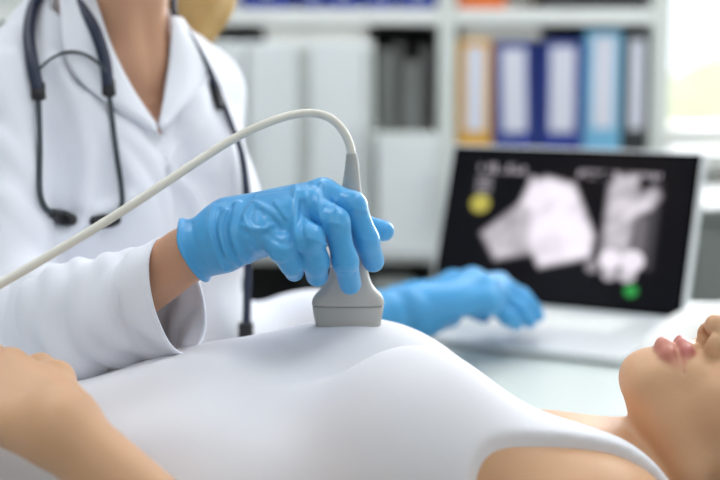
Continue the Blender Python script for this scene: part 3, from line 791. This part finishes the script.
super_loft('transducer_head', [(348, 303.6, 34.6*s, .0098), (348, 305.2, 34.8*s, .0100), (348, 305.4, 35.9*s, .0108), (348, 306.2, 36.2*s, .0110), (348, 312, 35.4*s, .0108), (348, 319, 34.2*s, .0104), (348, 324, 33.3*s, .0100), (348, 326, 32.6*s, .0094), (348, 327.2, 31*s, .008)], M['lens'], pb)
bt = [Q(351.5, 200, PY), Q(351.5, 185, PY), Q(352, 168, PY), Q(351.6, 154, PY)]
V, Fq = tube_data(bt, [.0098, .0080, .0062, .0046], seg=20)
np_mesh('strain_relief', V, Fq, M['boot'], pb)
cab = [Q(351.8, 158, PY), Q(350.5, 148, PY), Q(345, 134, PY), Q(333, 120, PY), Q(316, 113.5, PY), Q(295, 114.5, PY-.005), Q(268, 122.5, PY-.015), Q(235, 138, PY-.03), Q(195, 163, PY-.05), Q(150, 193, PY-.07), Q(100, 225, PY-.09), Q(50, 255, PY-.11), Q(0, 284, PY-.13), Q(-60, 316, PY-.15), Q(-140, 352, PY-.16), A(-.62, .95, .86), A(-.84, .86, .74), A(-.93, .78, .42), A(-.95, .72, .10), A(-.93, .62, .012), A(-.80, .45, .006)]
tube('cable', cab, .0037, M['cable'], pb, seg=18, n=10)
# ------------------------------------------------------------------ stethoscope
st = thing('stethoscope', D(0, .02, .0), 'dark navy stethoscope hanging round the neck over the white coat', 'stethoscope')
def onc(pts, off): return [trace(x, y, lambda p: np.minimum(coat_raw(p)+.004, coat(p)), off*.75) for x, y in pts]
back = [D(-.060, .03, .075), D(-.055, -.04, .088), D(0, -.085, .085), D(.055, -.045, .085), D(.068, .01, .060)]
left = onc([(38, 90), (33, 65), (29, 35), (33, 8), (44, -16)], .011)
right = onc([(108, 86), (105, 60), (95, 30), (80, 5), (72, -14)], .013)
tube('tubing', right+[D(-.062, .035, .06)]+back[1:], .0062, M['tube'], st)
tube('tubing', left+[D(-.080, .0, .060), D(-.055, -.05, .086)], .0062, M['tube'], st)
down = onc([(175, 15), (194, 42), (210, 72), (221, 98), (231, 124)], .0105)
hang_ = [Q(242, 155, 1.462), Q(247, 200, 1.45), Q(248, 245, 1.445), Q(247, 300, 1.44), Q(246, 336, 1.44)]
tube('tubing', [D(.055, -.045, .085), D(.068, .01, .060)]+down+hang_, [.0042, .0036, .0036, .0036, .0045, .0045], M['tube'], st)
tube('ear_tube', onc([(38, 86), (39, 110), (40, 150), (40, 190), (45, 207), (54, 214)], .008), .0027, M['steel'], st)
tube('ear_tube', onc([(108, 84), (111, 110), (116, 150), (121, 185), (122, 205), (117, 219)], .008), .0027, M['steel'], st)
for pts in ([(38, 84), (38.5, 98)], [(108, 80), (109, 95)]): tube('connector', onc(pts, .010), .0070, M['black'], st, n=4)
tube('spring_band', onc([(40, 68), (52, 58), (68, 52), (84, 54), (97, 62), (106, 72)], .021), .0016, M['steel'], st)
for pts in ([(52, 213), (62, 217), (74, 220)], [(119, 220), (108, 221), (92, 221.5)]): tube('ear_tip', onc(pts, .008), [.0042, .0066, .0072, .0050], M['black'], st)
tube('id_clip', onc([(212, 80), (216, 92), (220, 108)], .007), [.004, .0062, .0062, .004], M['black'], st)
bm = bmesh.new(); c = Q(246, 352, 1.44)
for r1, r2, dz, hh in ((.008, .008, .016, .03), (.0085, .021, -.001, .006), (.021, .021, -.008, .010)):
    bmesh.ops.create_cone(bm, cap_ends=True, segments=28, radius1=r2, radius2=r1, depth=hh, matrix=Matrix.Translation(c+A(0, 0, dz)))
bm_obj('chest_piece', bm, M['black'], st)
# ------------------------------------------------------------------ desk
DZ = .728
t = thing('desk', (.9, 1.77, 0), 'white desk behind the couch carrying the open laptop', 'desk')
box('desk_top', (.80, 1.745, DZ-.015), (1.50, .67, .03), M['desk'], t, bev=.003)
for x in (.10, 1.5):
    for y in (1.52, 2.03): box('leg', (x, y, (DZ-.03)/2), (.04, .04, DZ-.03), M['alu'], t)
box('modesty_panel', (.80, 2.04, .55), (1.36, .016, .28), M['desk'], t)
# ------------------------------------------------------------------ laptop
LA = math.radians(30)
lx = A(math.cos(LA), -math.sin(LA), 0); lb = A(-math.sin(LA), -math.cos(LA), 0)      # along the hinge; towards the user
Lr = A((691-360)/1400*1.85, 1.85, 0); LWd, LDp, LHt = .388, .250, .236
L0 = Lr-lx*LWd                                            # left end of the hinge
lap = thing('laptop', (*(L0+lx*LWd/2+lb*LDp/2)[:2], DZ), 'open laptop on the desk, dark screen showing a grey ultrasound scan', 'laptop')
def lbox(bm, a0, a1, b0, b1, z0, z1, bev=.0):
    c = L0+lx*(a0+a1)/2+lb*(b0+b1)/2; add_box(bm, (c[0], c[1], (z0+z1)/2), (a1-a0, b1-b0, z1-z0), bev, rz=-LA)
bm = bmesh.new(); lbox(bm, 0, LWd, 0, LDp, DZ+.002, DZ+.016, .004); base = bm_obj('base', bm, M['alu'], lap)
bm = bmesh.new()
for rw in range(5):
    for cl_ in range(14): lbox(bm, .036+cl_*.0208, .036+cl_*.0208+.0175, .030+rw*.0195, .030+rw*.0195+.0165, DZ+.0158, DZ+.0172, .0006)
bm_obj('keyboard', bm, M['white'], base)
bm = bmesh.new(); lbox(bm, .125, .237, .145, .225, DZ+.0158, DZ+.0164); bm_obj('touchpad', bm, M['vinyl'], base)
for a in (.03, LWd-.03):
    for b_ in (.02, LDp-.03):
        bm = bmesh.new(); lbox(bm, a-.012, a+.012, b_, b_+.01, DZ, DZ+.003); bm_obj('foot', bm, M['black'], lap)
TB = math.radians(19)                                     # lid leans back
su = A(0, 0, 1)*math.cos(TB)-lb*math.sin(TB); sn = lb*math.cos(TB)+A(0, 0, 1)*math.sin(TB)
S0 = A(L0[0], L0[1], DZ+.016)
def SP(a, b, c): return S0+lx*a+su*b+sn*c
def sbox(name, a0, a1, b0, b1, c0, c1, m, par, bev=.002):
    bm = bmesh.new(); add_box(bm, ((a0+a1)/2, (b0+b1)/2, (c0+c1)/2), (a1-a0, b1-b0, c1-c0), bev)
    Mx = Matrix(((lx[0], su[0], sn[0], S0[0]), (lx[1], su[1], sn[1], S0[1]), (lx[2], su[2], sn[2], S0[2]), (0, 0, 0, 1)))
    bm.transform(Mx); return bm_obj(name, bm, m, par)
lid = sbox('lid', 0, LWd, 0, LHt, -.0075, 0, M['alu'], lap, .003)
sbox('bezel', .004, LWd-.007, .004, LHt-.003, -.001, .0006, M['bezel'], lid, .0005)
# what the screen shows
gu_, gv_ = 260, 170
U, Vv = np.meshgrid(np.linspace(0, 1, gu_), np.linspace(0, 1, gv_), indexing='ij')
X = U*530+22; Yv = Vv*352+58
def poly_mask(pts, soft=16):
    d = np.full(X.shape, -1e9); ins = np.zeros(X.shape, bool); dist = np.full(X.shape, 1e9)
    n = len(pts)
    for i in range(n):
        x1, y1 = pts[i]; x2, y2 = pts[(i+1) % n]
        t_ = np.clip(((X-x1)*(x2-x1)+(Yv-y1)*(y2-y1))/((x2-x1)**2+(y2-y1)**2), 0, 1)
        dist = np.minimum(dist, np.hypot(X-x1-t_*(x2-x1), Yv-y1-t_*(y2-y1)))
        c_ = ((y1 > Yv) != (y2 > Yv)) & (X < (x2-x1)*(Yv-y1)/((y2-y1) if y2 != y1 else 1e-9)+x1); ins ^= c_
    return np.clip(.5+np.where(ins, dist, -dist)/soft, 0, 1)
def n2(f, seed):
    rs = np.random.RandomState(seed); o = np.zeros(X.shape)
    for _ in range(7):
        a = rs.uniform(0, 6.28); o += np.sin((X*math.cos(a)+Yv*math.sin(a))*f*rs.uniform(.6, 1.5)+rs.uniform(0, 6.28))
    return o/2.6
img = np.zeros(X.shape+(3,)); img[:] = (.002, .002, .003)
def paint(mask, c): global img; img = img*(1-mask[..., None])+mask[..., None]*np.array(c)
def blob(x, y, r): return np.clip(.5+(r-np.hypot(X-x, Yv-y))/6, 0, 1)
W_ = (.86, .80, .88)
tex = np.clip(.80+.16*n2(.07, 2)+.10*n2(.22, 3), .25, 1.1)
paint(poly_mask([(110, 262), (196, 178), (232, 235), (234, 300), (150, 322)])*np.clip(tex*.66, 0, 1), W_)
paint(poly_mask([(204, 132), (240, 118), (302, 132), (360, 250), (358, 300), (300, 318), (252, 332), (226, 290), (212, 200), (190, 185)])*np.clip(.45+tex*.6, 0, 1), W_)
tx = (np.sin(X*.55) > -.3)*(n2(.2, 5) > -.3)
paint(poly_mask([(82, 90), (192, 92), (192, 112), (82, 112)], 3)*tx*.5, W_); paint(poly_mask([(306, 96), (490, 98), (490, 116), (306, 116)], 3)*tx*.45, W_)
paint(poly_mask([(80, 118), (116, 118), (116, 166), (80, 166)], 4)*(np.sin(Yv*.5) > -.4)*.35, W_)
paint(blob(96, 190, 22), (.45, .40, .08))
paint(poly_mask([(380, 130), (400, 108), (436, 108), (446, 150), (474, 130), (490, 150), (470, 184), (442, 200), (436, 290), (380, 286)])*np.clip(tex*.72, 0, 1), W_)
paint(poly_mask([(446, 200), (470, 200), (470, 280), (446, 280)])*.18, W_); paint(poly_mask([(476, 120), (488, 120), (488, 320), (476, 320)])*.08, W_)
for x, y, r, k in ((402, 303, 23, .95), (448, 303, 25, .9), (405, 335, 17, .5), (442, 335, 18, .6), (366, 322, 15, .3), (208, 124, 8, .5)): paint(blob(x, y, r)*k, W_)
paint(blob(454, 371, 14), (.03, .30, .06))
PV = np.array([SP(.010+(LWd-.024)*u, LHt-.009-(LHt-.020)*v, .0009) for u, v in zip(U.ravel(), Vv.ravel())])
idx = np.arange(gu_*gv_).reshape(gu_, gv_)
PF = np.stack((idx[:-1, :-1], idx[:-1, 1:], idx[1:, 1:], idx[1:, :-1]), 2).reshape(-1, 4)
m = bpy.data.materials.new('laptop_display'); m.use_nodes = True; nt = m.node_tree; b = nt.nodes['Principled BSDF']
b.inputs['Base Color'].default_value = (.006, .006, .008, 1); b.inputs['Roughness'].default_value = .12; b.inputs['Specular IOR Level'].default_value = .07
at_ = nt.nodes.new('ShaderNodeAttribute'); at_.attribute_name = 'picture'
nt.links.new(at_.outputs['Color'], b.inputs['Emission Color']); b.inputs['Emission Strength'].default_value = 1.5
dsp = np_mesh('display', PV, PF, m, lid)
ca = dsp.data.attributes.new('picture', 'FLOAT_COLOR', 'POINT')
ca.data.foreach_set('color', np.concatenate((img.reshape(-1, 3), np.ones((gu_*gv_, 1))), 1).astype(F32).ravel())
# crumpled white towel beside the laptop
tc_ = Q(712, 322, 1.72)
o = sdf_obj('towel', lambda p: smin(ellipsoid(p, (tc_[0]+.005, tc_[1], DZ+.012), (.075, .06, .050)), ellipsoid(p, (tc_[0]-.045, tc_[1]-.02, DZ+.004), (.05, .05, .03)), .03)+.0025*waves(p, 70, 51)
            if False else smax(smin(ellipsoid(p, (tc_[0]+.005, tc_[1], DZ+.012), (.075, .06, .050)), ellipsoid(p, (tc_[0]-.045, tc_[1]-.02, DZ+.004), (.05, .05, .03)), .03)+.0025*waves(p, 70, 51), DZ+.001-p[:, 2], .002),
            (tc_[0]-.12, tc_[1]-.10, DZ-.005), (tc_[0]+.11, tc_[1]+.09, DZ+.085), .004, M['paper'])
tag(o, 'crumpled white paper towel on the desk beside the laptop', 'paper towel')
# ------------------------------------------------------------------ outside: a pale sky and a hedge
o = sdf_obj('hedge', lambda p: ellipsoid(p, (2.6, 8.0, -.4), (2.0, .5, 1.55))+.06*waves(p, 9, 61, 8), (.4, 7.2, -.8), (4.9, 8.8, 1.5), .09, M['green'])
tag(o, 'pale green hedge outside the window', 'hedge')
# ------------------------------------------------------------------ light
wd = bpy.data.worlds.new('sky'); SC.world = wd; wd.use_nodes = True
nt = wd.node_tree; bg = nt.nodes['Background']; bg.inputs['Color'].default_value = (.90, .95, 1.0, 1); bg.inputs['Strength'].default_value = 2.0
def area(name, loc, rot, sx, sy, power, col=(1, 1, 1)):
    l = bpy.data.lights.new(name, 'AREA'); l.shape = 'RECTANGLE'; l.size = sx; l.size_y = sy; l.energy = power; l.color = col
    o = bpy.data.objects.new(name, l); COL.objects.link(o); o.location = loc; o.rotation_euler = rot; return o
area('window_daylight', ((WX0+WX1)/2, 3.62, (WZ0+WZ1)/2), (-math.pi/2, 0, 0), 1.4, 1.45, 110, (.96, .98, 1))
SC.view_settings.view_transform = 'Standard'; SC.view_settings.look = 'None'; SC.view_settings.exposure = -.30; SC.view_settings.gamma = 1
SC.view_settings.use_curve_mapping = False
SC.cycles.use_denoising = True
